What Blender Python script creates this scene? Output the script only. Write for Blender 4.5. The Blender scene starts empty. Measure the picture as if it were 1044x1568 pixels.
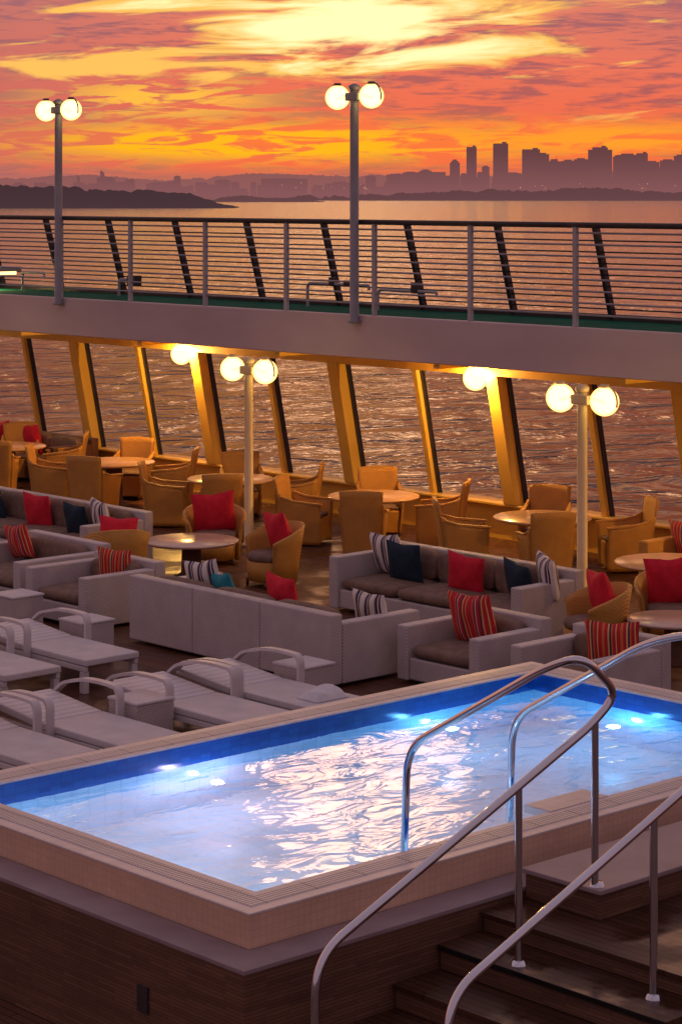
import bpy, math, random
from mathutils import Vector, Matrix
random.seed(7)
S=bpy.context.scene
COL=S.collection
PI=math.pi
YAW=math.radians(42.6)

# ------------------------------------------------------------------ materials
def nm(name):
    m=bpy.data.materials.new(name); m.use_nodes=True
    nt=m.node_tree; b=nt.nodes['Principled BSDF']
    return m,nt,b
def rgba(c): return (c[0],c[1],c[2],1)
def noise_mat(name,c1,c2,scale=5,rough=.6,metal=0,bump=0,bscale=None,stretch=(1,1,1),spec=.5,detail=5):
    m,nt,b=nm(name)
    tc=nt.nodes.new('ShaderNodeTexCoord'); mp=nt.nodes.new('ShaderNodeMapping'); mp.inputs['Scale'].default_value=stretch
    nt.links.new(tc.outputs['Object'],mp.inputs[0])
    n=nt.nodes.new('ShaderNodeTexNoise'); n.inputs['Scale'].default_value=scale; n.inputs['Detail'].default_value=detail
    nt.links.new(mp.outputs[0],n.inputs['Vector'])
    r=nt.nodes.new('ShaderNodeValToRGB'); r.color_ramp.elements[0].color=rgba(c1); r.color_ramp.elements[1].color=rgba(c2)
    r.color_ramp.elements[0].position=.3; r.color_ramp.elements[1].position=.7
    nt.links.new(n.outputs['Fac'],r.inputs[0]); nt.links.new(r.outputs[0],b.inputs['Base Color'])
    b.inputs['Roughness'].default_value=rough; b.inputs['Metallic'].default_value=metal
    b.inputs['Specular IOR Level'].default_value=spec
    if bump:
        n2=nt.nodes.new('ShaderNodeTexNoise'); n2.inputs['Scale'].default_value=bscale or scale*6
        nt.links.new(mp.outputs[0],n2.inputs['Vector'])
        bp=nt.nodes.new('ShaderNodeBump'); bp.inputs['Strength'].default_value=bump; bp.inputs['Distance'].default_value=.02
        nt.links.new(n2.outputs['Fac'],bp.inputs['Height']); nt.links.new(bp.outputs[0],b.inputs['Normal'])
    return m
def wicker(name,c1,c2,scale=60):
    m,nt,b=nm(name)
    tc=nt.nodes.new('ShaderNodeTexCoord')
    w1=nt.nodes.new('ShaderNodeTexWave'); w1.bands_direction='Z'; w1.inputs['Scale'].default_value=scale*.35; w1.inputs['Distortion'].default_value=1.5; w1.inputs['Detail Scale'].default_value=3
    w2=nt.nodes.new('ShaderNodeTexWave'); w2.bands_direction='DIAGONAL'; w2.inputs['Scale'].default_value=scale*.3; w2.inputs['Distortion'].default_value=1
    n=nt.nodes.new('ShaderNodeTexNoise'); n.inputs['Scale'].default_value=4
    for t in (w1,w2,n): nt.links.new(tc.outputs['Object'],t.inputs['Vector'])
    a=nt.nodes.new('ShaderNodeMath'); a.operation='MULTIPLY'; nt.links.new(w1.outputs['Fac'],a.inputs[0]); nt.links.new(w2.outputs['Fac'],a.inputs[1])
    a2=nt.nodes.new('ShaderNodeMath'); a2.operation='MULTIPLY_ADD'; nt.links.new(n.outputs['Fac'],a2.inputs[0]); a2.inputs[1].default_value=.5; nt.links.new(a.outputs[0],a2.inputs[2])
    r=nt.nodes.new('ShaderNodeValToRGB'); r.color_ramp.elements[0].color=rgba(c1); r.color_ramp.elements[1].color=rgba(c2)
    r.color_ramp.elements[0].position=.15; r.color_ramp.elements[1].position=.75
    nt.links.new(a2.outputs[0],r.inputs[0]); nt.links.new(r.outputs[0],b.inputs['Base Color'])
    bp=nt.nodes.new('ShaderNodeBump'); bp.inputs['Strength'].default_value=.5; bp.inputs['Distance'].default_value=.006
    nt.links.new(a.outputs[0],bp.inputs['Height']); nt.links.new(bp.outputs[0],b.inputs['Normal'])
    b.inputs['Roughness'].default_value=.6
    return m
def stripes(name,cols,n):
    m,nt,b=nm(name)
    tc=nt.nodes.new('ShaderNodeTexCoord'); sx=nt.nodes.new('ShaderNodeSeparateXYZ'); nt.links.new(tc.outputs['Generated'],sx.inputs[0])
    mu=nt.nodes.new('ShaderNodeMath'); mu.operation='MULTIPLY'; mu.inputs[1].default_value=n; nt.links.new(sx.outputs['X'],mu.inputs[0])
    fr=nt.nodes.new('ShaderNodeMath'); fr.operation='FRACT'; nt.links.new(mu.outputs[0],fr.inputs[0])
    r=nt.nodes.new('ShaderNodeValToRGB'); r.color_ramp.interpolation='CONSTANT'
    els=r.color_ramp.elements
    els[0].position=0; els[0].color=rgba(cols[0][1]); els[1].position=cols[1][0]; els[1].color=rgba(cols[1][1])
    for p,c in cols[2:]:
        e=els.new(p); e.color=rgba(c)
    nt.links.new(fr.outputs[0],r.inputs[0]); nt.links.new(r.outputs[0],b.inputs['Base Color']); b.inputs['Roughness'].default_value=.85
    return m
def emis(name,c,s):
    m,nt,b=nm(name); nt.nodes.remove(b)
    e=nt.nodes.new('ShaderNodeEmission'); e.inputs[0].default_value=rgba(c); e.inputs[1].default_value=s
    nt.links.new(e.outputs[0],nt.nodes['Material Output'].inputs[0]); return m

M_grey=wicker('grey_wicker',(.38,.33,.325),(.66,.59,.58))
M_loung=wicker('lounger_weave',(.52,.49,.51),(.80,.76,.78),90)
M_lframe=noise_mat('lounger_frame',(.58,.54,.55),(.68,.64,.65),6,.45)
M_tan=wicker('tan_wicker',(.36,.15,.025),(.74,.38,.07),60)
M_cush=noise_mat('taupe_cushion',(.17,.105,.075),(.25,.165,.12),9,.9,bump=.3)
M_red=noise_mat('red_fabric',(.60,.008,.025),(.75,.015,.045),12,.85,bump=.3)
M_navy=noise_mat('navy_fabric',(.004,.016,.034),(.008,.030,.056),12,.85,bump=.3)
M_teal=noise_mat('teal_fabric',(.01,.20,.26),(.02,.28,.34),12,.85,bump=.3)
W=(.75,.70,.64);P=(.10,.03,.05);R=(.55,.02,.03);O=(.75,.16,.04);Yl=(.8,.5,.18);N=(.05,.04,.09)
M_str1=stripes('white_navy_stripes',[(0,W),(.28,P),(.42,W),(.5,N),(.72,(.4,.25,.2)),(.8,W)],3.5)
M_str2=stripes('red_orange_stripes',[(0,R),(.16,Yl),(.19,R),(.32,O),(.36,Yl),(.40,(.22,.02,.05)),(.52,R),(.66,W),(.69,(.3,.02,.06)),(.80,O),(.86,R)],2.5)
M_str3=stripes('orange_cream_stripes',[(0,R),(.2,Yl),(.26,R),(.42,O),(.5,N),(.60,Yl),(.68,R),(.85,O)],3)
M_white=noise_mat('painted_grey_steel',(.36,.34,.36),(.44,.42,.44),2,.45)
M_fascia=noise_mat('fascia_paint',(.48,.38,.39),(.56,.45,.46),.6,.5,stretch=(1,1,3))
M_post=noise_mat('grey_post_paint',(.22,.21,.24),(.30,.28,.31),3,.4)
M_lpost=noise_mat('cream_post_paint',(.68,.50,.24),(.76,.57,.29),3,.4)
M_dark=noise_mat('dark_rail_paint',(.02,.018,.02),(.04,.035,.04),3,.35)
M_yel=noise_mat('cream_yellow_paint',(.72,.42,.06),(.80,.50,.09),1.5,.45)
M_green=noise_mat('green_deck_paint',(.005,.085,.055),(.012,.13,.085),3,.95,spec=.05)
M_chrome=noise_mat('chrome',(.60,.61,.66),(.70,.70,.74),3,.10,metal=1)
M_lid=noise_mat('table_top',(.62,.34,.14),(.72,.42,.18),4,.25)
M_lid2=noise_mat('pale_table_top',(.60,.42,.34),(.68,.50,.40),4,.2)
M_darkw=noise_mat('dark_base',(.08,.03,.015),(.14,.05,.025),6,.6)
M_towel=noise_mat('towel',(.7,.72,.75),(.8,.82,.85),20,.95,bump=.6)
M_hull=noise_mat('hull_paint',(.5,.45,.45),(.6,.55,.55),1,.5)

def teak(name,k,lo,hi,ps=.35):
    m,nt,b=nm(name)
    tc=nt.nodes.new('ShaderNodeTexCoord'); mp=nt.nodes.new('ShaderNodeMapping'); mp.inputs['Rotation'].default_value=(0,0,PI/2)
    nt.links.new(tc.outputs['Object'],mp.inputs[0])
    br=nt.nodes.new('ShaderNodeTexBrick'); br.inputs['Scale'].default_value=1
    br.inputs['Brick Width'].default_value=2.4; br.inputs['Row Height'].default_value=.07; br.inputs['Mortar Size'].default_value=.005
    br.inputs['Color1'].default_value=(.15*k,.060*k,.030*k,1); br.inputs['Color2'].default_value=(.23*k,.095*k,.050*k,1); br.inputs['Mortar'].default_value=(.015,.01,.01,1)
    nt.links.new(mp.outputs[0],br.inputs['Vector'])
    n=nt.nodes.new('ShaderNodeTexNoise'); n.inputs['Scale'].default_value=1.7; n.inputs['Detail'].default_value=6; nt.links.new(tc.outputs['Object'],n.inputs['Vector'])
    mx=nt.nodes.new('ShaderNodeMix'); mx.data_type='RGBA'; mx.blend_type='MULTIPLY'; mx.inputs[0].default_value=.7
    nt.links.new(br.outputs['Color'],mx.inputs[6]); nt.links.new(n.outputs['Fac'],mx.inputs[7]); nt.links.new(mx.outputs[2],b.inputs['Base Color'])
    rr=nt.nodes.new('ShaderNodeMapRange'); rr.inputs[1].default_value=.42; rr.inputs[2].default_value=.55; rr.inputs[3].default_value=lo; rr.inputs[4].default_value=hi
    nt.links.new(n.outputs['Fac'],rr.inputs[0]); nt.links.new(rr.outputs[0],b.inputs['Roughness'])
    b.inputs['Specular IOR Level'].default_value=ps
    bp=nt.nodes.new('ShaderNodeBump'); bp.inputs['Strength'].default_value=.4; bp.inputs['Distance'].default_value=.004; bp.invert=True
    nt.links.new(br.outputs['Fac'],bp.inputs['Height']); nt.links.new(bp.outputs[0],b.inputs['Normal'])
    return m
M_teak=teak('teak_deck',1,.3,.6)
M_wet=teak('wet_teak',.5,.10,.5,.35)
def tile(name,c1,c2,mort,w,h,axis=None,rough=.25,ms=.004,bump=.4,lo=.75,hi=1.15):
    m,nt,b=nm(name)
    tc=nt.nodes.new('ShaderNodeTexCoord'); src=tc.outputs['Object']
    if axis:
        sx=nt.nodes.new('ShaderNodeSeparateXYZ'); nt.links.new(src,sx.inputs[0]); cb=nt.nodes.new('ShaderNodeCombineXYZ')
        ad=nt.nodes.new('ShaderNodeMath'); nt.links.new(sx.outputs['X'],ad.inputs[0]); nt.links.new(sx.outputs['Y'],ad.inputs[1])
        nt.links.new(ad.outputs[0],cb.inputs[0]); nt.links.new(sx.outputs['Z'],cb.inputs[1]); src=cb.outputs[0]
    br=nt.nodes.new('ShaderNodeTexBrick'); br.inputs['Scale'].default_value=1; br.offset=0 if axis!='stone' else .5
    br.inputs['Brick Width'].default_value=w; br.inputs['Row Height'].default_value=h; br.inputs['Mortar Size'].default_value=ms
    br.inputs['Color1'].default_value=rgba(c1); br.inputs['Color2'].default_value=rgba(c2); br.inputs['Mortar'].default_value=rgba(mort)
    nt.links.new(src,br.inputs['Vector'])
    n=nt.nodes.new('ShaderNodeTexNoise'); n.inputs['Scale'].default_value=2.5; n.inputs['Detail'].default_value=5; nt.links.new(tc.outputs['Object'],n.inputs['Vector'])
    mr=nt.nodes.new('ShaderNodeMapRange'); mr.inputs[3].default_value=lo; mr.inputs[4].default_value=hi; nt.links.new(n.outputs['Fac'],mr.inputs[0])
    mx=nt.nodes.new('ShaderNodeMix'); mx.data_type='RGBA'; mx.blend_type='MULTIPLY'; mx.inputs[0].default_value=1
    nt.links.new(br.outputs['Color'],mx.inputs[6]); nt.links.new(mr.outputs[0],mx.inputs[7]); nt.links.new(mx.outputs[2],b.inputs['Base Color'])
    b.inputs['Roughness'].default_value=rough
    bp=nt.nodes.new('ShaderNodeBump'); bp.inputs['Strength'].default_value=bump; bp.inputs['Distance'].default_value=.003; bp.invert=True
    nt.links.new(br.outputs['Fac'],bp.inputs['Height']); nt.links.new(bp.outputs[0],b.inputs['Normal'])
    return m
M_coping=tile('coping_tile',(.64,.57,.55),(.70,.62,.60),(.55,.48,.47),.1,.1,rough=.4,ms=.003,bump=.2)
M_grate=tile('overflow_grate',(.68,.63,.62),(.72,.67,.66),(.24,.22,.24),.4,.03,ms=.007,rough=.45)
M_rimface=tile('rim_face_tile',(.68,.44,.31),(.72,.48,.34),(.58,.37,.27),.05,.05,axis='v',rough=.4,ms=.002,bump=.15)  # base colour raised and warmed to stand in for warm lamplight
M_ledge=noise_mat('ledge_stone',(.25,.185,.20),(.32,.25,.265),3,.5)
M_stone=tile('stone_cladding',(.12,.052,.028),(.19,.088,.048),(.06,.028,.018),.35,.022,axis='stone',rough=.6,ms=.002,lo=.5,hi=1.3)
M_pool=tile('pool_tile',(.60,.74,.80),(.66,.80,.84),(.52,.66,.73),.15,.15)
M_poolw=tile('pool_wall_tile',(.40,.64,.82),(.45,.68,.85),(.32,.55,.7),.15,.15,axis='v')
M_band=tile('blue_band_tile',(.005,.06,.30),(.009,.09,.38),(.005,.045,.22),.1,.05,axis='v',bump=.1,ms=.002)

# ------------------------------------------------------------------ helpers
def empty(name,loc=(0,0,0),rz=0):
    e=bpy.data.objects.new(name,None); COL.objects.link(e); e.location=loc; e.rotation_euler=(0,0,rz); e.empty_display_size=.1
    return e
def mob(name,v,f,mat,parent=None,smooth=False,bevel=0,solid=0,sub=0):
    me=bpy.data.meshes.new(name); me.from_pydata(v,[],f); me.update()
    if mat: me.materials.append(mat)
    o=bpy.data.objects.new(name,me); COL.objects.link(o)
    if parent: o.parent=parent
    if smooth:
        for p in me.polygons: p.use_smooth=True
    if solid:
        m=o.modifiers.new('s','SOLIDIFY'); m.thickness=solid; m.offset=0
    if bevel:
        m=o.modifiers.new('b','BEVEL'); m.width=bevel; m.segments=3; m.limit_method='ANGLE'
        for p in me.polygons: p.use_smooth=True
        w=o.modifiers.new('w','WEIGHTED_NORMAL')
    return o
BF=[(0,3,2,1),(4,5,6,7),(0,1,5,4),(1,2,6,5),(2,3,7,6),(3,0,4,7)]
def bv(x0,x1,y0,y1,z0,z1): return [(x0,y0,z0),(x1,y0,z0),(x1,y1,z0),(x0,y1,z0),(x0,y0,z1),(x1,y0,z1),(x1,y1,z1),(x0,y1,z1)]
def box(name,x0,x1,y0,y1,z0,z1,mat,parent=None,bevel=0):
    return mob(name,bv(x0,x1,y0,y1,z0,z1),BF,mat,parent,bevel=bevel)
def boxes(name,lst,mat,parent=None,bevel=0):
    v=[];f=[]
    for b in lst:
        k=len(v); v+=bv(*b); f+=[tuple(i+k for i in q) for q in BF]
    return mob(name,v,f,mat,parent,bevel=bevel)
def puff(name,x0,x1,y0,y1,z0,z1,mat,parent,crown=.02):
    n=8; cx,cy_,cz=(x0+x1)/2,(y0+y1)/2,(z0+z1)/2; hx,hy,hz=(x1-x0)/2,(y1-y0)/2,(z1-z0)/2
    v=[];f=[]
    se=lambda c,e: math.copysign(abs(c)**e,c)
    for k in range(n+1):
        ph=-PI/2+PI*k/n
        for i in range(24):
            th=2*PI*i/24
            x=se(math.cos(ph),.35)*se(math.cos(th),.22); y=se(math.cos(ph),.35)*se(math.sin(th),.22); z=se(math.sin(ph),.5)
            v.append((cx+hx*x,cy_+hy*y,cz+hz*z+crown*(1-x*x)*(1-y*y)*(1 if z>0 else 0)))
    for k in range(n):
        for i in range(24): f.append((k*24+i,k*24+(i+1)%24,(k+1)*24+(i+1)%24,(k+1)*24+i))
    return mob(name,v,f,mat,parent,smooth=True)
def tube(name,pts,r,mat,parent=None):
    cu=bpy.data.curves.new(name,'CURVE'); cu.dimensions='3D'; cu.bevel_depth=r; cu.bevel_resolution=4; cu.use_fill_caps=True
    s=cu.splines.new('POLY'); s.points.add(len(pts)-1)
    for i,p in enumerate(pts): s.points[i].co=(p[0],p[1],p[2],1)
    s.use_smooth=True
    cu.materials.append(mat)
    o=bpy.data.objects.new(name,cu); COL.objects.link(o)
    if parent: o.parent=parent
    return o
def fillet(pts,rad,n=8):
    P=[Vector(p) for p in pts]; out=[P[0]]
    for i in range(1,len(P)-1):
        a,b,c=P[i-1],P[i],P[i+1]
        d1=(a-b); d2=(c-b); r=min(rad if not isinstance(rad,(list,tuple)) else rad[i-1],d1.length*.49,d2.length*.49)
        p1=b+d1.normalized()*r; p2=b+d2.normalized()*r
        for k in range(n+1):
            t=k/n; out.append((1-t)**2*p1+2*t*(1-t)*b+t*t*p2)
    out.append(P[-1]); return out
def cyl(name,x,y,z0,z1,r0,r1,mat,parent=None,n=24):
    v=[(x+r0*math.cos(2*PI*i/n),y+r0*math.sin(2*PI*i/n),z0) for i in range(n)]+[(x+r1*math.cos(2*PI*i/n),y+r1*math.sin(2*PI*i/n),z1) for i in range(n)]
    f=[(i,(i+1)%n,n+(i+1)%n,n+i) for i in range(n)]+[tuple(range(n-1,-1,-1)),tuple(range(n,2*n))]
    o=mob(name,v,f,mat,parent)
    for p in o.data.polygons: p.use_smooth=len(p.vertices)==4
    return o
def lathe(name,prof,mat,parent=None,n=32,c=(0,0,0)):
    v=[];f=[];m=len(prof)
    for i in range(n):
        a=2*PI*i/n
        for r,z in prof: v.append((c[0]+r*math.cos(a),c[1]+r*math.sin(a),c[2]+z))
    for i in range(n):
        for j in range(m-1):
            f.append((i*m+j,((i+1)%n)*m+j,((i+1)%n)*m+j+1,i*m+j+1))
    return mob(name,v,f,mat,parent,smooth=True)
def strap(name,pts,w,t,mat,parent):
    v=[];f=[];n=len(pts)
    for i,(x,y,z) in enumerate(pts):
        a=Vector(pts[max(i-1,0)]); b=Vector(pts[min(i+1,n-1)]); d=(b-a).normalized(); nn=Vector((0,-d.z,d.y))*t/2
        for sx,sn in ((-1,-1),(1,-1),(1,1),(-1,1)): v.append((x+sx*w/2,y+sn*nn.y,z+sn*nn.z))
    for i in range(n-1):
        for k in range(4): f.append((i*4+k,i*4+(k+1)%4,(i+1)*4+(k+1)%4,(i+1)*4+k))
    f+=[(3,2,1,0),tuple((n-1)*4+k for k in range(4))]
    return mob(name,v,f,mat,parent,bevel=.005)
def pillow(x,y,z,rz,mat,size=.45,tilt=-.25,roll=0,name='throw_pillow'):
    size*=1.12
    n=16; v=[];f=[]
    for s in (1,-1):
        for i in range(n+1):
            for j in range(n+1):
                a=-1+2*i/n; b=-1+2*j/n
                h=((1-abs(a)**2.6)*(1-abs(b)**2.6))**.5
                px=a*(1-.07*(1-b*b)); pz=b*(1-.07*(1-a*a))
                h*=1+.10*math.sin(5*a+x*3)*math.cos(4*b+y)
                pz-=.07*math.exp(-(a*3)**2)*(b>0)*b
                v.append((px*size/2,s*h*size*.19,pz*size/2))
    m=(n+1)**2
    for s in range(2):
        for i in range(n):
            for j in range(n):
                q=[i*(n+1)+j,(i+1)*(n+1)+j,(i+1)*(n+1)+j+1,i*(n+1)+j+1]
                if s: q=[k+m for k in q[::-1]]
                f.append(tuple(q))
    o=mob(name,v,f,mat,smooth=True)
    o.matrix_world=Matrix.Translation((x,y,z))@Matrix.Rotation(rz,4,'Z')@Matrix.Rotation(tilt,4,'X')@Matrix.Rotation(roll,4,'Y')
    return o

# ------------------------------------------------------------------ ship: lower deck, pool
X=[-12,8.6,15.08,25.6]; Y=[-12,10.14,13.86,75]
v=[(x,y,0) for x in X for y in Y]; f=[]
for i in range(3):
    for j in range(3):
        if i==1 and j==1: continue
        f.append((i*4+j,(i+1)*4+j,(i+1)*4+j+1,i*4+j+1))
mob('teak_deck',v,f,M_teak)
pool=empty('swimming_pool')
X0,X1,Y0,Y1=8.59,15.08,10.13,13.88; RW=.30; WZ=.87; FZ=-.35; D=.26
def ring(name,x0,x1,y0,y1,w,z0,z1,mat,bevel=0):
    o=[(x0,y0),(x1,y0),(x1,y1),(x0,y1)]; i=[(x0+w,y0+w),(x1-w,y0+w),(x1-w,y1-w),(x0+w,y1-w)]
    v=[(a,b,z0) for a,b in o]+[(a,b,z0) for a,b in i]+[(a,b,z1) for a,b in o]+[(a,b,z1) for a,b in i]
    f=[]
    for k in range(4):
        l=(k+1)%4
        f+=[(k,l,8+l,8+k),(4+l,4+k,12+k,12+l),(8+k,8+l,12+l,12+k),(l,k,4+k,4+l)]
    return mob(name,v,f,mat,pool,bevel=bevel)
ring('rim_wall',X0,X1,Y0,Y1,RW,.79,.985,M_rimface)
ring('rim_coping',X0-.004,X1+.004,Y0-.004,Y1+.004,RW+.004,.985,1.0,M_coping,bevel=.004)
ring('rim_overflow_grate',X0+.09,X1-.09,Y0+.09,Y1-.09,.15,1.0,1.004,M_grate)
ring('ledge',X0-D,X1+D,Y0-D,Y1+D,D,.76,.79,M_ledge,bevel=.006)
ring('stone_wall',X0-D+.004,X1+D-.004,Y0-D+.004,Y1+D-.004,.28,0,.76,M_stone)
ix0,ix1,iy0,iy1=X0+RW,X1-RW,Y0+RW,Y1-RW
def basin(name,z0,z1,mat,off=0,floor=False):
    a,b,c,d=ix0-off,ix1+off,iy0-off,iy1+off
    v=[(a,c,z0),(b,c,z0),(b,d,z0),(a,d,z0),(a,c,z1),(b,c,z1),(b,d,z1),(a,d,z1)]
    f=[(0,4,5,1),(1,5,6,2),(2,6,7,3),(3,7,4,0)]
    mob(name,v,f,mat,pool)
    if floor: mob('basin_floor',v[:4],[(0,1,2,3)],M_pool,pool)
basin('basin_walls',FZ,.79,M_poolw,0,True)
basin('waterline_band',.74,.985,M_band,-.004)
boxes('wall_vents',[(X0-D-.01,X0-D+.01,12.6,12.70,.42,.58),(X0-D-.01,X0-D+.01,10.75,10.85,.31,.47)],M_dark,pool)
box('entry_slab',11.5,12.1,Y0+RW-.02,Y0+RW+.22,.95,1.006,M_coping,pool,bevel=.005)
def water_mat():
    m,nt,b=nm('pool_water')
    b.inputs['Base Color'].default_value=(.82,.94,1,1); b.inputs['Roughness'].default_value=.05
    b.inputs['IOR'].default_value=1.33; b.inputs['Transmission Weight'].default_value=1
    tc=nt.nodes.new('ShaderNodeTexCoord'); mp=nt.nodes.new('ShaderNodeMapping'); mp.inputs['Rotation'].default_value=(0,0,YAW-.15); mp.inputs['Scale'].default_value=(.55,1,1)
    nt.links.new(tc.outputs['Object'],mp.inputs[0])
    n1=nt.nodes.new('ShaderNodeTexNoise'); n1.inputs['Scale'].default_value=3.8; n1.inputs['Detail'].default_value=3; n1.inputs['Roughness'].default_value=.45; n1.inputs['Distortion'].default_value=.8
    nt.links.new(mp.outputs[0],n1.inputs['Vector'])
    bp=nt.nodes.new('ShaderNodeBump'); bp.inputs['Strength'].default_value=1; bp.inputs['Distance'].default_value=.015
    nt.links.new(n1.outputs['Fac'],bp.inputs['Height']); nt.links.new(bp.outputs[0],b.inputs['Normal'])
    return m
mob('pool_water',[(ix0+.005,iy0+.005,WZ),(ix1-.005,iy0+.005,WZ),(ix1-.005,iy1-.005,WZ),(ix0+.005,iy1-.005,WZ)],[(0,1,2,3)],water_mat(),pool)
M_ul=emis('underwater_lamp',(.86,.80,1),5)
def plight(name,loc,energy,color,r=0,parent=None):
    l=bpy.data.lights.new(name,'POINT'); l.energy=energy; l.color=color; l.shadow_soft_size=r
    o=bpy.data.objects.new(name,l); COL.objects.link(o); o.location=loc
    if parent: o.parent=parent
    return o
for (x,y,nx,ny,c,en) in ((10.94,iy1,0,-1,(.74,.66,1),20),(13.44,iy1,0,-1,(.16,.56,1),13),(ix1,12.4,-1,0,(.12,.52,1),17)):
    s=.05
    if ny: v=[(x+s*math.cos(a*PI/8),y-.02,.50+s*math.sin(a*PI/8)) for a in range(16)]
    else: v=[(x-.02,y+s*math.cos(a*PI/8),.50+s*math.sin(a*PI/8)) for a in range(16)]
    mob('underwater_lamp_lens',v,[tuple(range(16))],M_ul,pool)
    plight('underwater_point_light',(x+nx*.3,y+ny*.3,.45),en,c,.05,pool)
plight('underwater_point_light',(9.4,12.4,.3),18,(.62,.74,1),.05,pool)  # bare point light in the water, without a lens
plight('underwater_point_light',(10.6,10.9,.3),15,(.66,.78,1),.05,pool)  # likewise a bare point light, no lens

# ------------------------------------------------------------------ steps + handrails
st=empty('pool_steps')
ys0,ys1=8.1,9.86
hs=[.15,.30,.45,.60,.72]
for i,z in enumerate(hs):
    x=8.75+i*.38; x2=12.8; zp=hs[i-1] if i else 0
    box('riser_%d'%(i+1),x,x2,ys0,ys1-.002*i,zp+.001,z-.035,M_stone,st)
    box('tread_%d'%(i+1),x-.02,(x+.375) if i<4 else x2,ys0-.02,ys1,z-.034,z,M_wet,st,bevel=.004)
box('landing_block',10.66,12.8,9.24,9.86,.722,.89,M_stone,st)
box('landing_cap',10.62,12.8,9.20,9.865,.89,.92,M_ledge,st,bevel=.006)
r=.026
h1=empty('pool_handrail')
p=fillet([(8.36,9.3,0),(8.36,9.3,1.0),(10.62,9.27,1.93),(10.80,9.22,2.10),(10.48,9.22,2.38),(10.45,9.5,2.27),(10.45,10.72,1.56),(10.45,10.78,.2)],[.22,.2,.2,.2,.2,.2],10)
tube('rail',p,r,M_chrome,h1)
tube('post_1',[(9.97,9.28,.6),(9.97,9.28,1.66)],r*.9,M_chrome,h1)
tube('post_2',[(10.67,9.29,.9),(10.67,9.29,1.96)],r*.9,M_chrome,h1)
for q in ((9.97,9.28,.60),(10.69,9.29,.92)): lathe('base_flange',[(0,.025),(.035,.025),(.05,.0)],M_chrome,h1,c=q)
h2=empty('pool_handrail')
p=fillet([(8.45,8.37,0),(8.45,8.37,1.0),(11.6,8.37,2.2),(11.85,8.45,2.3),(11.8,9.1,2.36),(11.76,9.7,2.26),(11.76,11.0,1.5),(11.76,11.06,.2)],[.22,.2,.2,.3,.3,.2],10)
tube('rail',p,r,M_chrome,h2)
tube('post_1',[(10.12,8.37,.6),(10.12,8.37,1.64)],r*.9,M_chrome,h2)
tube('post_2',[(11.5,8.37,.7),(11.5,8.37,2.15)],r*.9,M_chrome,h2)
for q in ((10.12,8.37,.60),(11.5,8.37,.72)): lathe('base_flange',[(0,.025),(.035,.025),(.05,.0)],M_chrome,h2,c=q)

# ------------------------------------------------------------------ upper deck, railing, window wall
ud=empty('upper_deck')
XR=23.24; XO=25.1; ZU=3.367
box('deck_slab',XR+.05,XO+.1,-5,75,3.0,ZU,M_green,ud)
box('fascia',XR-.06,XR+.048,-5,75,2.74,ZU+.02,M_fascia,ud,bevel=.02)
box('soffit',XR+.05,XO+.1,-5,75,2.80,2.998,M_yel,ud)
boxes('soffit_beams',[(XR+.05,24.6,26.8+3.5*k-.06,26.8+3.5*k+.06,2.66,2.80) for k in range(-5,8)],M_yel,ud)
rl=empty('deck_railing')
posts=[]
for k in range(-7,14):
    y=24.54+1.98*k
    posts.append((XR-.03,XR+.03,y-.035,y+.035,ZU+.02,4.75))
boxes('posts',posts,M_white,rl,bevel=.008)
for i in range(8):
    tube('bar_%d'%(i+1),[(XR,-4,ZU+.19+i*.158),(XR,70,ZU+.19+i*.158)],.014,M_post,rl)
box('top_rail',XR-.06,XR+.06,-4,70,4.75,4.81,M_dark,rl,bevel=.02)
ro=empty('outer_railing')
v=[];f=[]
for k in range(-8,16):
    y=27.3+1.93*k
    kk=len(v)
    xb,xt=XO,XO-.38
    for (x,z) in ((xb,ZU),(xt,4.72)):
        v+=[(x-.05,y-.035,z),(x+.05,y-.035,z),(x+.05,y+.035,z),(x-.05,y+.035,z)]
    f+=[tuple(i+kk for i in q) for q in BF]
mob('posts',v,f,M_dark,ro)
for i in range(7):
    t=(i+1)/8.2
    x=XO-.38*t; z=ZU+(4.72-ZU)*t
    tube('bar_%d'%(i+1),[(x,-4,z),(x,70,z)],.012,M_dark,ro)
tube('top_rail',[(XO-.38,-4,4.73),(XO-.38,70,4.73)],.03,M_dark,ro)
box('toe_kerb',XO-.05,XO+.06,-4,70,ZU+.001,ZU+.09,M_dark,ro)
pf=empty('deck_pipe_fitting')
def hoop(y0,y1,h,par):
    tube('hoop',fillet([(24.6,y0,ZU),(24.6,y0,ZU+h),(24.6,y1,ZU+h),(24.6,y1,ZU+h*.8)],.09),.025,M_white,par)
hoop(27.55,26.1,.38,pf)
boxes('valves',[(24.55,24.65,26.9,27.0,ZU+.35,ZU+.49),(24.55,24.65,26.45,26.65,ZU+.35,ZU+.45)],M_dark,pf,bevel=.01)
pf2=empty('deck_pipe_fitting'); hoop(25.9,24.6,.32,pf2)
boxes('valves',[(24.55,24.65,25.0,25.12,ZU+.29,ZU+.46)],M_dark,pf2,bevel=.01)
pf3=empty('deck_pipe_fitting'); hoop(32.6,32.1,.3,pf3)
boxes('valves',[(24.5,24.65,32.0,32.25,ZU+.2,ZU+.38)],M_dark,pf3,bevel=.01)
dl=empty('deck_floodlight')
hoop(35.6,34.9,.35,dl)
box('lamp_head',24.2,24.6,35.8,36.9,ZU+.30,ZU+.36,emis('floodlight_lens',(1,.62,.22),3),dl)
box('housing',24.15,24.65,35.7,37.0,ZU+.363,ZU+.45,M_white,dl,bevel=.01)
box('leg',24.36,24.42,36.3,36.36,ZU,ZU+.3,M_post,dl)
plight('floodlight_light',(24.4,36.3,ZU+.2),24,(1,.8,.3),.05,dl)

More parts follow.
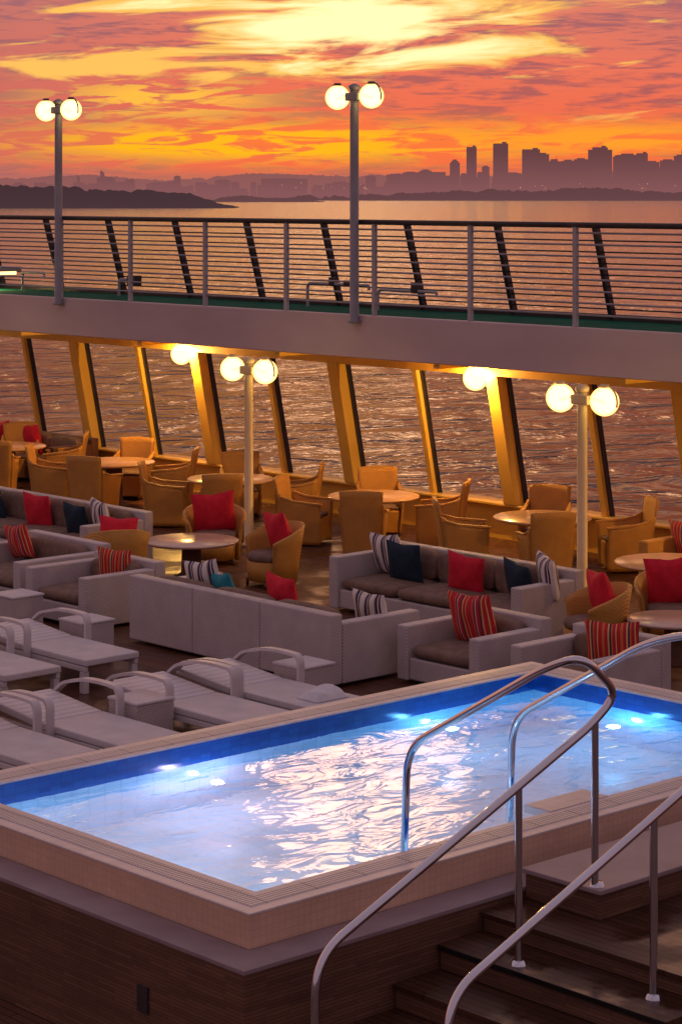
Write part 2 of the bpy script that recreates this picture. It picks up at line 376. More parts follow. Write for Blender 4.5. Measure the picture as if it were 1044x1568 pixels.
ww=empty('window_wall')
SZ=.55; HZ=2.50; xb=25.05; xt=24.65
def xa(z): return xb+(xt-xb)*(z-SZ)/(HZ-SZ)
box('sill_wall',24.98,25.25,-5,75,0,SZ-.04,M_yel,ww)
box('sill',24.85,25.28,-5,75,SZ-.04,SZ,M_yel,ww,bevel=.01)
def mull(y,w,d,lst):
    v,f=lst; kk=len(v)
    for z in (SZ,HZ):
        x=xa(z); v+=[(x-d,y-w/2,z),(x+.06,y-w/2,z),(x+.06,y+w/2,z),(x-d,y+w/2,z)]
    f+=[tuple(i+kk for i in q) for q in BF]
wide=([],[]);thin=([],[]);dk=([],[])
for k in range(-8,13):
    y=26.8+3.5*k
    mull(y,.24,.22,wide); mull(y-1.75,.10,.10,thin)
    for yy,w in ((y-.14,.035),(y-1.75-.065,.03)):
        v,f=dk; kk=len(v)
        for z in (SZ,HZ):
            x=xa(z); v+=[(x-.03,yy-w/2,z),(x+.05,yy-w/2,z),(x+.05,yy+w/2,z),(x-.03,yy+w/2,z)]
        f+=[tuple(i+kk for i in q) for q in BF]
mob('wide_mullions',*wide,M_yel,ww,bevel=.012); mob('thin_mullions',*thin,M_yel,ww,bevel=.008); mob('gaskets',*dk,M_dark,ww)
box('header',24.40,24.75,-5,75,HZ,2.798,M_yel,ww)
def glass():
    m,nt,b=nm('window_glass'); nt.nodes.remove(b)
    t=nt.nodes.new('ShaderNodeBsdfTransparent'); t.inputs[0].default_value=(.74,.70,.68,1)
    g=nt.nodes.new('ShaderNodeBsdfGlossy'); g.inputs['Roughness'].default_value=.02
    mx=nt.nodes.new('ShaderNodeMixShader'); mx.inputs[0].default_value=.02
    nt.links.new(t.outputs[0],mx.inputs[1]); nt.links.new(g.outputs[0],mx.inputs[2])
    nt.links.new(mx.outputs[0],nt.nodes['Material Output'].inputs[0]); return m
mob('glass',[(xb,-5,SZ),(xb,75,SZ),(xt,75,HZ),(xt,-5,HZ)],[(0,1,2,3)],glass(),ww)
box('ship_hull',25.30,25.6,-12,75,-15.5,-.02,M_hull)

# ------------------------------------------------------------------ lamps
def globe_mat():
    m,nt,b=nm('lamp_globe_glass'); nt.nodes.remove(b)
    lw=nt.nodes.new('ShaderNodeLayerWeight'); lw.inputs[0].default_value=.45
    r=nt.nodes.new('ShaderNodeValToRGB'); r.color_ramp.elements[0].color=(4.2,2.9,1.05,1); r.color_ramp.elements[0].position=.25; r.color_ramp.elements[1].color=(2.4,1.15,.14,1); r.color_ramp.elements[1].position=.95
    nt.links.new(lw.outputs['Facing'],r.inputs[0])
    e=nt.nodes.new('ShaderNodeEmission'); nt.links.new(r.outputs[0],e.inputs[0]); e.inputs[1].default_value=1.0
    t=nt.nodes.new('ShaderNodeBsdfTransparent'); mx=nt.nodes.new('ShaderNodeMixShader'); mx.inputs[0].default_value=.6
    nt.links.new(t.outputs[0],mx.inputs[1]); nt.links.new(e.outputs[0],mx.inputs[2])
    nt.links.new(mx.outputs[0],nt.nodes['Material Output'].inputs[0]); return m
M_globe=globe_mat()
def sphere_prof(r,n=16,a0=-PI/2,a1=PI/2): return [(max(r*math.cos(a0+(a1-a0)*i/n),.0005),r*math.sin(a0+(a1-a0)*i/n)) for i in range(n+1)]
def globe(par,x,y,z,en,matp,side):
    lathe('globe',sphere_prof(.185,18),M_globe,par,c=(x,y,z))
    lathe('globe_cap',[(.0,.03),(.05,.03),(.06,0),(.06,-.015)],matp,par,c=(x,y,z+.185),n=20)
    pts=[(x,y+side*.205*math.sin(a),z+.205*math.cos(a)) for a in [i*PI/12*.9 for i in range(0,9)]]
    tube('globe_guard',pts,.013,matp,par)
    plight('globe_light',(x,y,z),en,(1,.55,.13),0,par)
def double_lamp(x,y,z0,zg,en,mat,guard):
    e=empty('globe_street_lamp',(x,y,0))
    lathe('post',[(.001,z0),(.10,z0),(.10,z0+.03),(.07,z0+.05),(.065,zg-.15),(.065,zg+.1),(.001,zg+.1)],mat,e,n=20)
    tube('cross_arm',[(0,-.37,zg-.02),(0,-.18,zg+.02),(0,.18,zg+.02),(0,.37,zg-.02)],.022,mat,e)
    lathe('post_cap',[(.075,0),(.09,.02),(.09,.06),(.04,.09),(.001,.1)],mat,e,c=(0,0,zg+.1),n=20)
    box('junction',-.07,.07,-.14,.14,zg-.06,zg+.06,mat,e,bevel=.015)
    for s in (-1,1): globe(e,0,s*.37,zg,en,guard,s)
for (x,y) in ((XR-.12,24.85),(XR-.12,32.37),(XR-.12,17.3)): double_lamp(x,y,ZU-.1,6.64,18,M_post,M_dark)
for (x,y) in ((21.74,25.65),(21.74,19.14),(21.74,33.6)): double_lamp(x,y,0,2.59,185,M_lpost,M_lpost)
for y in (16.5,23.49,30.44,38.6):
    e=empty('wall_globe_lamp',(24.3,y,0))
    globe(e,0,0,2.46,420,M_lpost,1)
    tube('bracket',[(0,0,2.66),(.08,0,2.69),(.15,0,2.69)],.02,M_lpost,e)

# ------------------------------------------------------------------ furniture
def sofa(name,x0,x1,y0,y1,back,mat=M_grey,h=.78,arm_h=None,seams=3,seat=.28):
    e=empty(name,((x0+x1)/2,(y0+y1)/2,0)); L=(y1-y0)/2; Wd=(x1-x0)/2; ah=arm_h or h-.1; T=.16
    sg=1 if back=='+x' else -1
    def bx(n,a0,a1,b0,b1,z0,z1,m,bev=.02):
        if sg<0: a0,a1=-a1,-a0
        if m is M_cush: return puff(n,a0,a1,b0,b1,z0,z1,m,e)
        return box(n,a0,a1,b0,b1,z0,z1,m,e,bevel=bev)
    ln=2*L; k=seams
    for i in range(k):
        a=-L+ln*i/k; b=-L+ln*(i+1)/k
        bx('backrest_%d'%(i+1),Wd-T,Wd,a+.002,b-.002,.04,h,mat)
    bx('arm_1',-Wd,Wd-T-.003,-L,-L+T,.04,ah,mat); bx('arm_2',-Wd,Wd-T-.003,L-T,L,.04,ah,mat)
    bx('base',-Wd+.03,Wd-T-.003,-L+T+.002,L-T-.002,.05,seat,mat)
    sl=ln-2*T-.01; ns=max(1,round(sl/.95)) if sl>1 else 1
    for i in range(ns):
        a=-L+T+.005+sl*i/ns; b=-L+T+.005+sl*(i+1)/ns
        bx('seat_cushion_%d'%(i+1),-Wd+.02,Wd-T-.02,a+.004,b-.004,seat+.002,seat+.14,M_cush,.04)
        bx('back_cushion_%d'%(i+1),Wd-T-.20,Wd-T-.012,a+.01,b-.01,seat+.12,h+.0 if ns>1 else h-.04,M_cush,.05)
    return e
sofa('wicker_sofa',16.05,17.35,17.6,21.08,'-x',h=.78,seams=3)
sofa('wicker_sofa',19.1,20.2,17.75,21.0,'+x',seams=3)
sofa('wicker_sofa',18.35,19.5,25.05,29.6,'+x',seams=4)
sofa('wicker_armchair',16.82,17.92,16.2,17.42,'+x',h=.72,arm_h=.62,seams=1)
sofa('wicker_armchair',16.9,18.0,14.65,15.85,'+x',h=.72,arm_h=.62,seams=1)
sofa('wicker_armchair',16.0,17.2,21.85,23.1,'+x',h=.72,arm_h=.64,seams=1)
sofa('wicker_armchair',16.1,17.5,23.35,25.0,'+x',h=.74,arm_h=.64,seams=1)
sofa('wicker_sofa',22.9,23.9,16.2,19.2,'+x',mat=M_tan,seams=3)
sofa('wicker_sofa',23.6,24.6,33.2,36.2,'+x',mat=M_darkw,seams=3)
H=PI/2
for (x,y,z,m,s,rx) in ((19.75,20.6,.68,M_str1,.50,H),(19.60,20.15,.64,M_navy,.48,H+.2),(19.65,19.15,.62,M_red,.46,H+.3),(19.62,18.25,.64,M_navy,.46,H-.25),(19.75,17.92,.74,M_str1,.46,H-.5),
    (16.62,20.4,.74,M_str1,.44,H+.3),(16.6,20.0,.66,M_teal,.40,H-.2),(16.62,19.03,.72,M_red,.46,H),(16.95,17.95,.66,M_str1,.44,H+.1),
    (17.40,16.85,.68,M_str2,.54,H),(17.45,14.95,.66,M_str3,.50,H+.5),(16.8,22.35,.66,M_str3,.40,H+.6),
    (19.0,27.1,.62,M_red,.48,H+.1),(18.95,26.1,.60,M_navy,.44,H),(19.0,25.6,.70,M_str1,.44,H-.3),(18.95,28.2,.64,M_navy,.48,H),
    (16.95,24.6,.68,M_str2,.42,H),(23.5,18.85,.66,M_str3,.5,H),(23.4,17.8,.66,M_red,.45,H),(24.1,34.6,.7,M_red,.5,H),(24.1,35.5,.7,M_red,.5,H)):
    pillow(x,y,z,rx+random.uniform(-.1,.1),m,s,tilt=-.22+random.uniform(-.08,.06),roll=random.uniform(-.16,.16))

def tub_chair(x,y,rz,pm,ps=.45,mat=M_tan):
    e=empty('tub_wicker_chair',(x,y,0),rz); n=28
    v=[];f=[]
    for i in range(n+1):
        a=math.radians(-25+ (230)*i/n)+PI
        t=abs(i/n-.5)*2
        top=.82-.22*t**2
        for j,(rr,z) in enumerate(((.33,.06),(.36,.35),(.40,.6),(.43,1))):
            zz=z*top if z==1 else min(z,top-.05)
            v.append((rr*math.cos(a),rr*math.sin(a),zz))
    for i in range(n):
        for j in range(3): f.append((i*4+j,(i+1)*4+j,(i+1)*4+j+1,i*4+j+1))
    mob('shell',v,f,mat,e,smooth=True,solid=.04)
    lathe('seat_base',[(.001,.08),(.30,.08),(.32,.34),(.001,.34)],mat,e)
    lathe('seat_cushion',[(.001,.345),(.30,.345),(.32,.39),(.30,.44),(.2,.46),(.001,.46)],M_cush,e)
    for s in (-1,1):
        for q in (-1,1): cyl('leg',s*.24,q*.22,0,.09,.02,.025,M_darkw,e)
    c=math.cos(rz);s=math.sin(rz); px,py=0,-.12
    pillow(x+c*px-s*py,y+s*px+c*py,.70,rz,pm,ps,tilt=-.25,roll=.1)
tub_chair(19.75,22.85,H-.2,M_red,.50)
tub_chair(20.35,24.75,PI-.6,M_red,.55)
tub_chair(18.15,24.1,-.5,M_red,.46)
tub_chair(19.3,16.85,-H-.5+PI,M_red,.52)
tub_chair(20.6,16.75,2.3,M_red,.56)

def round_table(x,y,r,h,mat,name='round_table'):
    e=empty(name,(x,y,0))
    lathe('top',[(.001,h-.04),(r-.03,h-.04),(r,h-.02),(r,h-.008),(r-.012,h),(.001,h)],mat,e,n=48)
    lathe('pedestal',[(.001,0),(r*.42,0),(r*.40,.03),(r*.22,.08),(r*.2,h-.1),(r*.35,h-.045),(.001,h-.045)],M_darkw,e,n=24)
round_table(19.33,24.0,.64,.52,M_lid2,'round_coffee_table'); round_table(19.75,16.05,.52,.5,M_lid2,'round_coffee_table')
def dining_chair(x,y,rz):
    e=empty('wicker_dining_chair',(x,y,0),rz); n=10
    v=[];f=[]
    for j in range(n+1):
        vv=j/n
        for i in range(n+1):
            u=-1+2*i/n
            v.append((u*(.245+.065*vv),-.27-.12*vv**1.5-.05*(1-u*u),.03+vv*(.95+.02*(1-u*u))))
    for j in range(n):
        for i in range(n): a=j*(n+1)+i; f.append((a,a+1,a+n+2,a+n+1))
    mob('back',v,f,M_tan,e,smooth=True,solid=.035)
    for s in (-1,1):
        v=[];f=[]
        for j in range(n+1):
            vv=j/n
            for i in range(n+1):
                t=i/n; top=.66-.03*t+.12*(1-t)**4
                v.append((s*(.25+.06*vv+.015*math.sin(t*PI)),-.27-.12*(vv*top)**1.5*(1-t)+ .58*t,.03+vv*(top-.03)))
        for j in range(n):
            for i in range(n): a=j*(n+1)+i; f.append((a,a+1,a+n+2,a+n+1))
        mob('side',v,f,M_tan,e,smooth=True,solid=.035)
        strap('arm_pad',[(s*.315,-.30,.72),(s*.32,-.1,.665),(s*.325,.15,.645),(s*.32,.33,.63)],.06,.03,M_tan,e)
    box('seat_frame',-.255,.255,-.27,.28,.06,.40,M_tan,e,bevel=.02)
    box('seat_cushion',-.24,.24,-.25,.27,.402,.46,M_cush,e,bevel=.025)
for (x,y) in ((22.9,33.6),(22.86,30.43),(22.85,27.4),(23.11,24.42),(23.3,21.24),(21.6,17.6),(22.9,36.8)):
    round_table(x,y,.68,.74,M_lid)
    if (x,y)==(21.6,17.6): continue
    for k in range(4):
        a=YAW+k*H+PI/2+random.uniform(-.12,.12); d=1.03+random.uniform(-.05,.12)
        dx,dy=math.cos(a)*d,math.sin(a)*d
        if x+dx>24.6: dx=24.5-x
        dining_chair(x+dx,y+dy,a+PI/2+random.uniform(-.25,.25))

def lounger(x0,y0,w=.70,ang=.09):
    e=empty('sun_lounger',(x0,y0,0)); z=.36
    box('foot_section',.0,w,0,1.18,z-.07,z,M_loung,e,bevel=.015)
    th=.07; c,s=math.cos(ang),math.sin(ang); q=[]
    for zz in (-th,0):
        for (xx,yy) in ((0,0),(w,0),(w,.84),(0,.84)):
            q.append((xx,1.19+yy*c-zz*s,z+yy*s+zz*c))
    mob('back_section',q,BF,M_loung,e,bevel=.015)
    boxes('side_rails',[(.0,.05,.02,1.95,z-.13,z-.075),(w-.05,w,.02,1.95,z-.13,z-.075)],M_lframe,e,bevel=.008)
    boxes('legs',[(.0,.07,.03,.11,0,z-.132),(w-.07,w,.03,.11,0,z-.132),(.0,.07,1.85,1.92,0,z-.132),(w-.07,w,1.85,1.92,0,z-.132)],M_lframe,e,bevel=.008)
    for xx in (-.045,w+.045):
        p=[Vector(t) for t in ((xx,1.98,.42),(xx,1.85,.52),(xx,1.5,.60),(xx,1.2,.61),(xx,1.02,.60),(xx,.98,.54),(xx,.98,.25))]
        p=fillet(p,.08,5)
        strap('armrest',p,.08,.03,M_lframe,e)
lounger(14.02,19.15); lounger(12.98,19.1); lounger(15.0,23.0)
lounger(14.28,15.95); lounger(13.38,15.9); lounger(12.08,16.0); lounger(11.15,16.0); lounger(12.0,19.2)
def side_table(x,y):
    e=empty('side_table',(x,y,0)); s=.46
    box('top',0,s,0,s,.44,.47,M_loung,e,bevel=.012)
    box('body',.012,s-.012,.012,s-.012,.05,.44,M_grey,e,bevel=.01)
    boxes('feet',[(a,a+.04,b,b+.04,0,.05) for a in (.02,s-.06) for b in (.02,s-.06)],M_lframe,e)
side_table(14.85,20.35); side_table(15.06,16.95); side_table(12.88,16.8); side_table(15.2,22.2)
v=[];f=[];n=10
for i in range(n+1):
    for j in range(n+1):
        a=i/n;b=j/n; v.append((a*.42,b*.3,.03+.10*(math.sin(a*PI)**.4)*(math.sin(b*PI)**.5)*(1+.3*math.sin(7*a+4*b))))
for i in range(n):
    for j in range(n): k=i*(n+1)+j; f.append((k,k+n+1,k+n+2,k+1))
o=mob('folded_towel',v,f,M_towel,smooth=True); o.location=(14.45,16.05,.335)

# ------------------------------------------------------------------ sea
SEA=-15.0; HS=20.2
cy,sy=math.cos(YAW),math.sin(YAW)
def c2w(X,Y): return (cy*X+sy*Y,-sy*X+cy*Y)
def sea_mat():
    m,nt,b=nm('sea_water')
    b.inputs['Base Color'].default_value=(.055,.032,.034,1); b.inputs['Roughness'].default_value=.12; b.inputs['IOR'].default_value=1.38
    tc=nt.nodes.new('ShaderNodeTexCoord'); mp=nt.nodes.new('ShaderNodeMapping')
    mp.inputs['Rotation'].default_value=(0,0,YAW+.10); mp.inputs['Scale'].default_value=(.70,1,1)
    nt.links.new(tc.outputs['Object'],mp.inputs[0])
    n1=nt.nodes.new('ShaderNodeTexNoise'); n1.inputs['Scale'].default_value=.17; n1.inputs['Detail'].default_value=3; n1.inputs['Roughness'].default_value=.5; n1.inputs['Distortion'].default_value=.9
    n2=nt.nodes.new('ShaderNodeTexNoise'); n2.inputs['Scale'].default_value=.7; n2.inputs['Detail'].default_value=3; n2.inputs['Distortion'].default_value=.4
    nt.links.new(mp.outputs[0],n1.inputs['Vector']); nt.links.new(mp.outputs[0],n2.inputs['Vector'])
    bp=nt.nodes.new('ShaderNodeBump'); bp.inputs['Strength'].default_value=1; bp.inputs['Distance'].default_value=2.0
    nt.links.new(n1.outputs['Fac'],bp.inputs['Height'])
    bp2=nt.nodes.new('ShaderNodeBump'); bp2.inputs['Strength'].default_value=1; bp2.inputs['Distance'].default_value=.15
    nt.links.new(n2.outputs['Fac'],bp2.inputs['Height']); nt.links.new(bp.outputs[0],bp2.inputs['Normal'])
    nt.links.new(bp2.outputs[0],b.inputs['Normal'])
    return m
mob('sea',[(-30000,-30000,SEA),(30000,-30000,SEA),(30000,30000,SEA),(-30000,30000,SEA)],[(0,1,2,3)],sea_mat())

# ------------------------------------------------------------------ land and city (distance haze painted into the materials as emission)
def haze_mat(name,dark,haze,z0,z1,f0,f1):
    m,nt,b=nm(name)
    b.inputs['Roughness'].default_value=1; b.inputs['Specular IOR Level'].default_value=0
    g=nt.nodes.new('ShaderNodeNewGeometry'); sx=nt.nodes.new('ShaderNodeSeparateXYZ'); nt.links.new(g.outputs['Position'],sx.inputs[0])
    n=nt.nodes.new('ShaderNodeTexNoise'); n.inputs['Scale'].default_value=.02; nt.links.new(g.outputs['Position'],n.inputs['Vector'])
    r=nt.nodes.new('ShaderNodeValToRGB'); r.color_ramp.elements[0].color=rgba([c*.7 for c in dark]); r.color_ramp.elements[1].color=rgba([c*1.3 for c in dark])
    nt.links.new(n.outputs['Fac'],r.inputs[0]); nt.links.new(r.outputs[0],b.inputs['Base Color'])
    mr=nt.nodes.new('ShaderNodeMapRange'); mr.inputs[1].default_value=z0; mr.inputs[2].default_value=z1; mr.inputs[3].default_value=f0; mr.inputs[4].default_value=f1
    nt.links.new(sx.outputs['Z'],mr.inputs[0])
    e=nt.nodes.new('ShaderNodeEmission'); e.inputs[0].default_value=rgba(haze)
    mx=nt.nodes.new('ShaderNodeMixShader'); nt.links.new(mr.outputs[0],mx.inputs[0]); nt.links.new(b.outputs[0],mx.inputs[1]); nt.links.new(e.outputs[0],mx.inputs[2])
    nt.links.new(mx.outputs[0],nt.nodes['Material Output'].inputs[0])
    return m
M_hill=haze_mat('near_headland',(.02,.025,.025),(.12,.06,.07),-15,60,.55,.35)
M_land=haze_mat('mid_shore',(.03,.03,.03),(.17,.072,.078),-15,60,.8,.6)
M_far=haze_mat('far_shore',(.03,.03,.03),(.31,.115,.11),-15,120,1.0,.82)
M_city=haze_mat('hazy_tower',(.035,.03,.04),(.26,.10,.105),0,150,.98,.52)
from mathutils import noise as mn
def land(name,prof,Yd,depth,mat,rough,fine):
    pts=[]
    for i in range(len(prof)-1):
        (a,h),(b,g)=prof[i],prof[i+1]; k=max(2,int(abs(b-a)/fine))
        for j in range(k):
            t=j/k; t2=t*t*(3-2*t); pts.append((a+(b-a)*t,h+(g-h)*t2))
    pts.append(prof[-1]); v=[];f=[]; R=5
    for (x,h) in pts:
        hh=h+rough*(mn.noise((x*.02,Yd*.1,0))+.6*mn.noise((x*.08,3,0))+.4*mn.noise((x*.25,7,1)))*min(1,h/8)
        hh=max(hh,.5)
        for r in range(R):
            t=r/(R-1); prof_h=[-1,.55,1,.8,-1][r]
            z=SEA+ (hh*prof_h if prof_h>0 else -1)
            X,Yy=c2w(x,Yd+depth*t); v.append((X,Yy,z))
    for i in range(len(pts)-1):
        for r in range(R-1): f.append((i*R+r,(i+1)*R+r,(i+1)*R+r+1,i*R+r+1))
    mob(name,v,f,mat)
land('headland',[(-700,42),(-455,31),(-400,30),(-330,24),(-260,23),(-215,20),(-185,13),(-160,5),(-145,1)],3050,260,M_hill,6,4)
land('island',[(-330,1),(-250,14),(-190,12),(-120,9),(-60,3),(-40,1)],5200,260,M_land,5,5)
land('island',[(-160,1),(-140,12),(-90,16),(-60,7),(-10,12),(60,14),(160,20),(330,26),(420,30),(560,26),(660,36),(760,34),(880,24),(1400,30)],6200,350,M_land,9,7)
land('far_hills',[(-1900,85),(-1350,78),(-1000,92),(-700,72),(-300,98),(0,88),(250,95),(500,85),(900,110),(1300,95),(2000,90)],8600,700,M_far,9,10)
def tower(x,w,h,crown,Yd,d=None):
    d=d or w*.8; v=[];f=[]
    def add(x0,x1,y0,y1,z0,z1):
        k=len(v)
        for (a,b,c) in bv(x0,x1,y0,y1,z0,z1):
            X,Y=c2w(a,Yd+b); v.append((X,Y,c))
        for q in BF: f.append(tuple(i+k for i in q))
    top=SEA+h
    add(x-w/2,x+w/2,0,d,SEA,top)
    if crown==0: add(x-w*.3,x+w*.28,d*.2,d*.8,top,top+h*.03)
    elif crown==1: add(x-w*.36,x+w*.36,d*.15,d*.85,top,top+h*.05); add(x-w*.2,x+w*.2,d*.3,d*.7,top+h*.05,top+h*.09)
    elif crown==2: add(x-w/2,x+w*.1,d*.1,d*.9,top,top+h*.06); add(x-w*.05,x-w*.02,d*.45,d*.5,top+h*.06,top+h*.14)
    elif crown==3: add(x-w*.5,x+w*.5,d*.1,d*.9,top+.01,top+h*.02); add(x+w*.1,x+w*.4,d*.3,d*.6,top+h*.02,top+h*.05)
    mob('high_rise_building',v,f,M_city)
YC=7900; pm=YC/3490
for (x0,x1,yt,c) in ((690,705,245,1),(715,730,223,3),(737,748,253,0),(755,777,218,3),(800,826,227,3),(820,840,233,0),(838,850,245,0),(846,862,244,2),(864,882,243,0),(880,900,241,0),
    (903,937,226,0),(906,928,224,3),(937,950,237,0),(946,976,234,0),(974,990,233,3),(990,1012,245,0),(1010,1032,243,0),(1030,1050,236,0),(1050,1075,226,3),(1085,1110,240,1),(680,692,268,0),(592,618,265,0),(616,640,262,0),(640,664,260,1),(560,576,268,0),(778,800,263,0),(706,716,264,0),(730,738,262,0),
    (154,160,262,2),(150,176,270,0),(190,204,273,0),(266,276,268,0),(116,120,268,2),(400,470,272,0),(330,352,274,0)):
    xc=((x0+x1)/2-522)*pm; w=(x1-x0)*pm; h=(295-yt)*pm+HS
    tower(xc,w,h/(1.05 if c==1 else 1.03),c,YC+random.uniform(-60,60))
v=[];f=[]
for i in range(170):
    x=random.uniform(-1100,1350); w=random.uniform(12,45); h=random.uniform(30,75)+(45 if x>330 else 0)*random.random()
    if x<200: h*=.8
    Yd=7700+random.uniform(-80,80); k=len(v)
    for (a,b,c) in bv(x-w/2,x+w/2,0,w,SEA,SEA+h):
        X,Y=c2w(a,Yd+b); v.append((X,Y,c))
    f+=[tuple(j+k for j in q) for q in BF]
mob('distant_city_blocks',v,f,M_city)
v=[];f=[]
for i in range(30):
    x=random.choice((random.uniform(-200,100),random.uniform(450,1150))); z=SEA+random.uniform(28,48); s=random.uniform(.5,1.1); k=len(v)
    for (a,b,c) in bv(x-s,x+s,0,s,z,z+2*s):
        X,Y=c2w(a,6150+b); v.append((X,Y,c))
    f+=[tuple(j+k for j in q) for q in BF]
mob('shore_lights',v,f,emis('shore_light',(1,.50,.28),.9))

# ------------------------------------------------------------------ sky
w=bpy.data.worlds.new("World"); S.world=w; w.use_nodes=True; nt=w.node_tree
for nd in list(nt.nodes): nt.nodes.remove(nd)
def mth(op,a,b=None,c=None,clamp=False):
    nd=nt.nodes.new('ShaderNodeMath'); nd.operation=op; nd.use_clamp=clamp
    for i,x in enumerate((a,b,c)):
        if x is None: continue
        if isinstance(x,(int,float)): nd.inputs[i].default_value=x
        else: nt.links.new(x,nd.inputs[i])
    return nd.outputs[0]
def mixc(f,a,b,bt='MIX'):
    nd=nt.nodes.new('ShaderNodeMix'); nd.data_type='RGBA'; nd.blend_type=bt
    for i,x in ((0,f),(6,a),(7,b)):
        if isinstance(x,(int,float)): nd.inputs[i].default_value=x
        elif isinstance(x,tuple): nd.inputs[i].default_value=rgba(x)
        else: nt.links.new(x,nd.inputs[i])
    return nd.outputs[2]
def ramp(fac,els,interp='LINEAR'):
    nd=nt.nodes.new('ShaderNodeValToRGB'); r=nd.color_ramp; r.interpolation=interp
    r.elements[0].position=els[0][0]; r.elements[0].color=rgba(els[0][1]); r.elements[1].position=els[1][0]; r.elements[1].color=rgba(els[1][1])
    for p,c in els[2:]: e=r.elements.new(p); e.color=rgba(c)
    nt.links.new(fac,nd.inputs[0]); return nd.outputs[0]
def smooth(x,a,b):
    nd=nt.nodes.new('ShaderNodeMapRange'); nd.interpolation_type='SMOOTHSTEP'; nt.links.new(x,nd.inputs[0]); nd.inputs[1].default_value=a; nd.inputs[2].default_value=b
    return nd.outputs[0]
tc=nt.nodes.new('ShaderNodeTexCoord'); sp=nt.nodes.new('ShaderNodeSeparateXYZ'); nt.links.new(tc.outputs['Generated'],sp.inputs[0])
dx,dy,dz=sp.outputs
u=mth('SUBTRACT',mth('MULTIPLY',dx,cy),mth('MULTIPLY',dy,sy))
wv=mth('ADD',mth('MULTIPLY',dx,sy),mth('MULTIPLY',dy,cy))
az=mth('MULTIPLY',mth('ARCTAN2',u,wv),180/PI)
el=mth('MULTIPLY',mth('ARCSINE',dz),180/PI)
def gauss(ca,sa,ce,se):
    a=mth('DIVIDE',mth('SUBTRACT',az,ca),sa); e=mth('DIVIDE',mth('SUBTRACT',el,ce),se)
    return mth('EXPONENT',mth('MULTIPLY',mth('ADD',mth('MULTIPLY',a,a),mth('MULTIPLY',e,e)),-1))
def nz(ka,ke,off,detail,rough,dist,shear=0):
    cb=nt.nodes.new('ShaderNodeCombineXYZ')
    nt.links.new(mth('MULTIPLY',az,ka),cb.inputs[0]); nt.links.new(mth('MULTIPLY',mth('ADD',el,mth('MULTIPLY',az,shear)),ke),cb.inputs[1]); cb.inputs[2].default_value=off
    n=nt.nodes.new('ShaderNodeTexNoise'); n.inputs['Scale'].default_value=1; n.inputs['Detail'].default_value=detail; n.inputs['Roughness'].default_value=rough; n.inputs['Distortion'].default_value=dist
    nt.links.new(cb.outputs[0],n.inputs['Vector']); return n.outputs['Fac']
n1=nz(.24,1.5,3.3,8,.58,.5,-.04)
n2=nz(.5,3.6,9.1,7,.58,.8,-.03)
n3=nz(.9,9.0,1.7,5,.6,.5,.02)
base=ramp(mth('DIVIDE',el,8,clamp=True),[(0,(.36,.12,.11)),(.05,(.56,.14,.09)),(.085,(.86,.14,.06)),(.17,(.95,.18,.04)),(.26,(.84,.14,.075)),(.42,(.82,.17,.105)),(.62,(.74,.20,.14)),(1,(.75,.32,.24))])
dark=ramp(mth('DIVIDE',el,8,clamp=True),[(0,(.34,.12,.12)),(.12,(.50,.10,.08)),(.25,(.38,.09,.10)),(.5,(.30,.095,.13)),(1,(.42,.20,.25))])
c=mixc(mth('MULTIPLY',smooth(mth('ADD',mth('MULTIPLY',n2,.6),mth('MULTIPLY',n3,.4)),.46,.59),.85),base,dark)
c=mixc(mth('MULTIPLY',smooth(mth('SUBTRACT',1.0,az),2,11),.45),c,(.33,.135,.16))
c=mixc(mth('MULTIPLY',mth('MULTIPLY',smooth(az,4.5,10),smooth(el,2.8,4.2)),.4),c,(.38,.12,.14))
lb=mth('MULTIPLY',gauss(-2.0,5.6,1.28,.42),smooth(n2,.40,.53))
c=mixc(mth('MULTIPLY',lb,1.6,clamp=True),c,(1.0,.47,.01))
lb2=mth('MULTIPLY',gauss(6.5,4.2,1.38,.38),smooth(n2,.38,.55))
c=mixc(mth('MULTIPLY',lb2,1.3,clamp=True),c,(1.0,.33,.025))
lb3=mth('MULTIPLY',gauss(-4.5,2.8,2.4,.6),smooth(n2,.46,.56))
c=mixc(mth('MULTIPLY',lb3,1.1,clamp=True),c,(1.0,.50,.06))
G=gauss(.2,5.8,4.4,1.35); GL=gauss(-7,4,3.1,.45)
nn=mth('ADD',n1,mth('ADD',mth('MULTIPLY',G,.32),mth('MULTIPLY',GL,.18)))
ym=smooth(nn,.63,.73)
lim=smooth(el,1.3,2.4)
c=mixc(mth('MULTIPLY',ym,lim),c,(1.0,.54,.11))
G2=gauss(.4,4.8,4.3,1.25)
hm=smooth(mth('ADD',n1,mth('MULTIPLY',G2,.42)),.70,.89)
c=mixc(mth('MULTIPLY',hm,lim),c,(1.25,1.04,.52))
up=ramp(mth('DIVIDE',el,90,clamp=True),[(0,(.90,.38,.18)),(.12,(.78,.35,.19)),(.25,(.48,.30,.29)),(.6,(.35,.265,.34)),(1,(.30,.25,.34))])
front=smooth(wv,-.6,.8)
up=mixc(front,(.32,.235,.30),up)
c=mixc(smooth(el,5,12),c,up)
c=mixc(smooth(wv,.3,-.5),c,(.32,.215,.26))
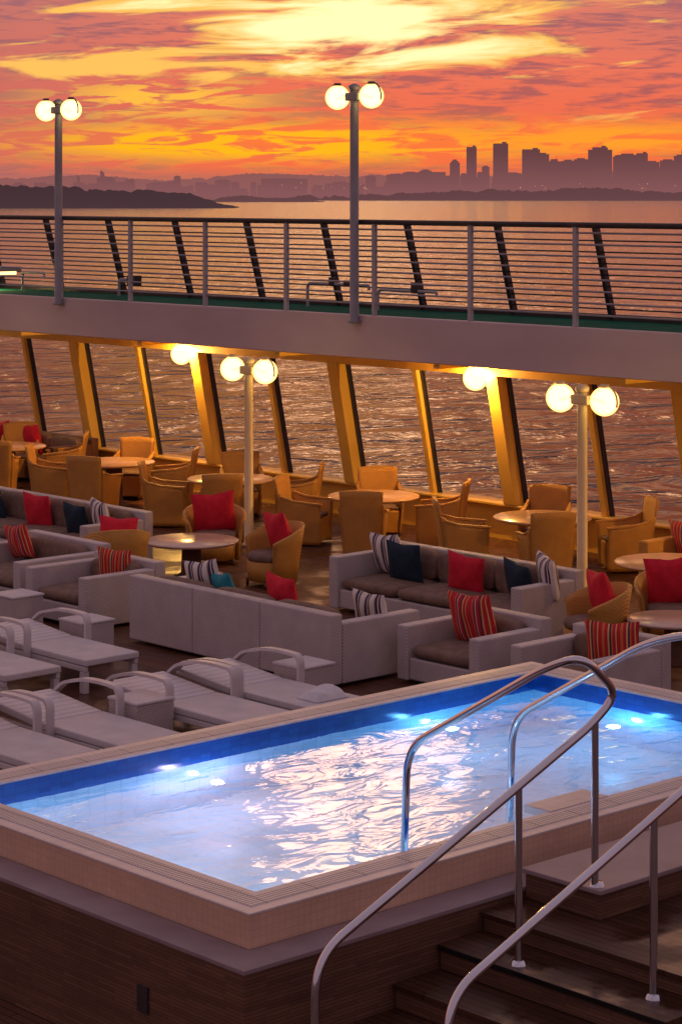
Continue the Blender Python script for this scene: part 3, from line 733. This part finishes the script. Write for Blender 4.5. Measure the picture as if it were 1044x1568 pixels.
G3=gauss(.7,1.0,15,4.5)
c=mixc(1.0,c,mixc(mth('MULTIPLY',G3,smooth(el,5,9)),(0,0,0),(1.0,.58,.34)),'ADD')
G4=gauss(.7,10,12,10)
c=mixc(1.0,c,mixc(mth('MULTIPLY',G4,smooth(el,5,9)),(0,0,0),(.55,.22,.05)),'ADD')
c=mixc(smooth(el,-.1,-1.5),c,(.10,.06,.07))
bg=nt.nodes.new('ShaderNodeBackground'); nt.links.new(c,bg.inputs[0]); bg.inputs[1].default_value=1.0
sky=nt.nodes.new('ShaderNodeTexSky'); sky.sky_type='NISHITA'; sky.sun_disc=False; sky.sun_elevation=math.radians(3); sky.sun_rotation=YAW+math.radians(.7)
bg2=nt.nodes.new('ShaderNodeBackground'); nt.links.new(sky.outputs[0],bg2.inputs[0]); bg2.inputs[1].default_value=.001
ad=nt.nodes.new('ShaderNodeAddShader'); nt.links.new(bg.outputs[0],ad.inputs[0]); nt.links.new(bg2.outputs[0],ad.inputs[1])
out=nt.nodes.new('ShaderNodeOutputWorld'); nt.links.new(ad.outputs[0],out.inputs[0])

# sun behind the clouds
sl=bpy.data.lights.new('sun','SUN'); sl.energy=.03; sl.angle=math.radians(5); sl.color=(1,.55,.28)
so=bpy.data.objects.new('sun',sl); COL.objects.link(so)
sx_,sy_=c2w(math.sin(math.radians(.7)),math.cos(math.radians(.7)))
d=Vector((sx_,sy_,math.tan(math.radians(14)))).normalized()
so.rotation_euler=d.to_track_quat('Z','Y').to_euler(); so.location=(0,0,40)

# ------------------------------------------------------------------ camera
cd=bpy.data.cameras.new('camera'); cam=bpy.data.objects.new('camera',cd); COL.objects.link(cam)
cam.location=(0,0,5.2); cam.rotation_euler=(PI/2,0,-YAW)
cd.sensor_fit='HORIZONTAL'; cd.sensor_width=36; cd.lens=36*3490/1044; cd.shift_y=-.468
cd.clip_start=.5; cd.clip_end=60000
S.camera=cam
S.view_settings.view_transform='Standard'; S.view_settings.look='None'; S.view_settings.exposure=0
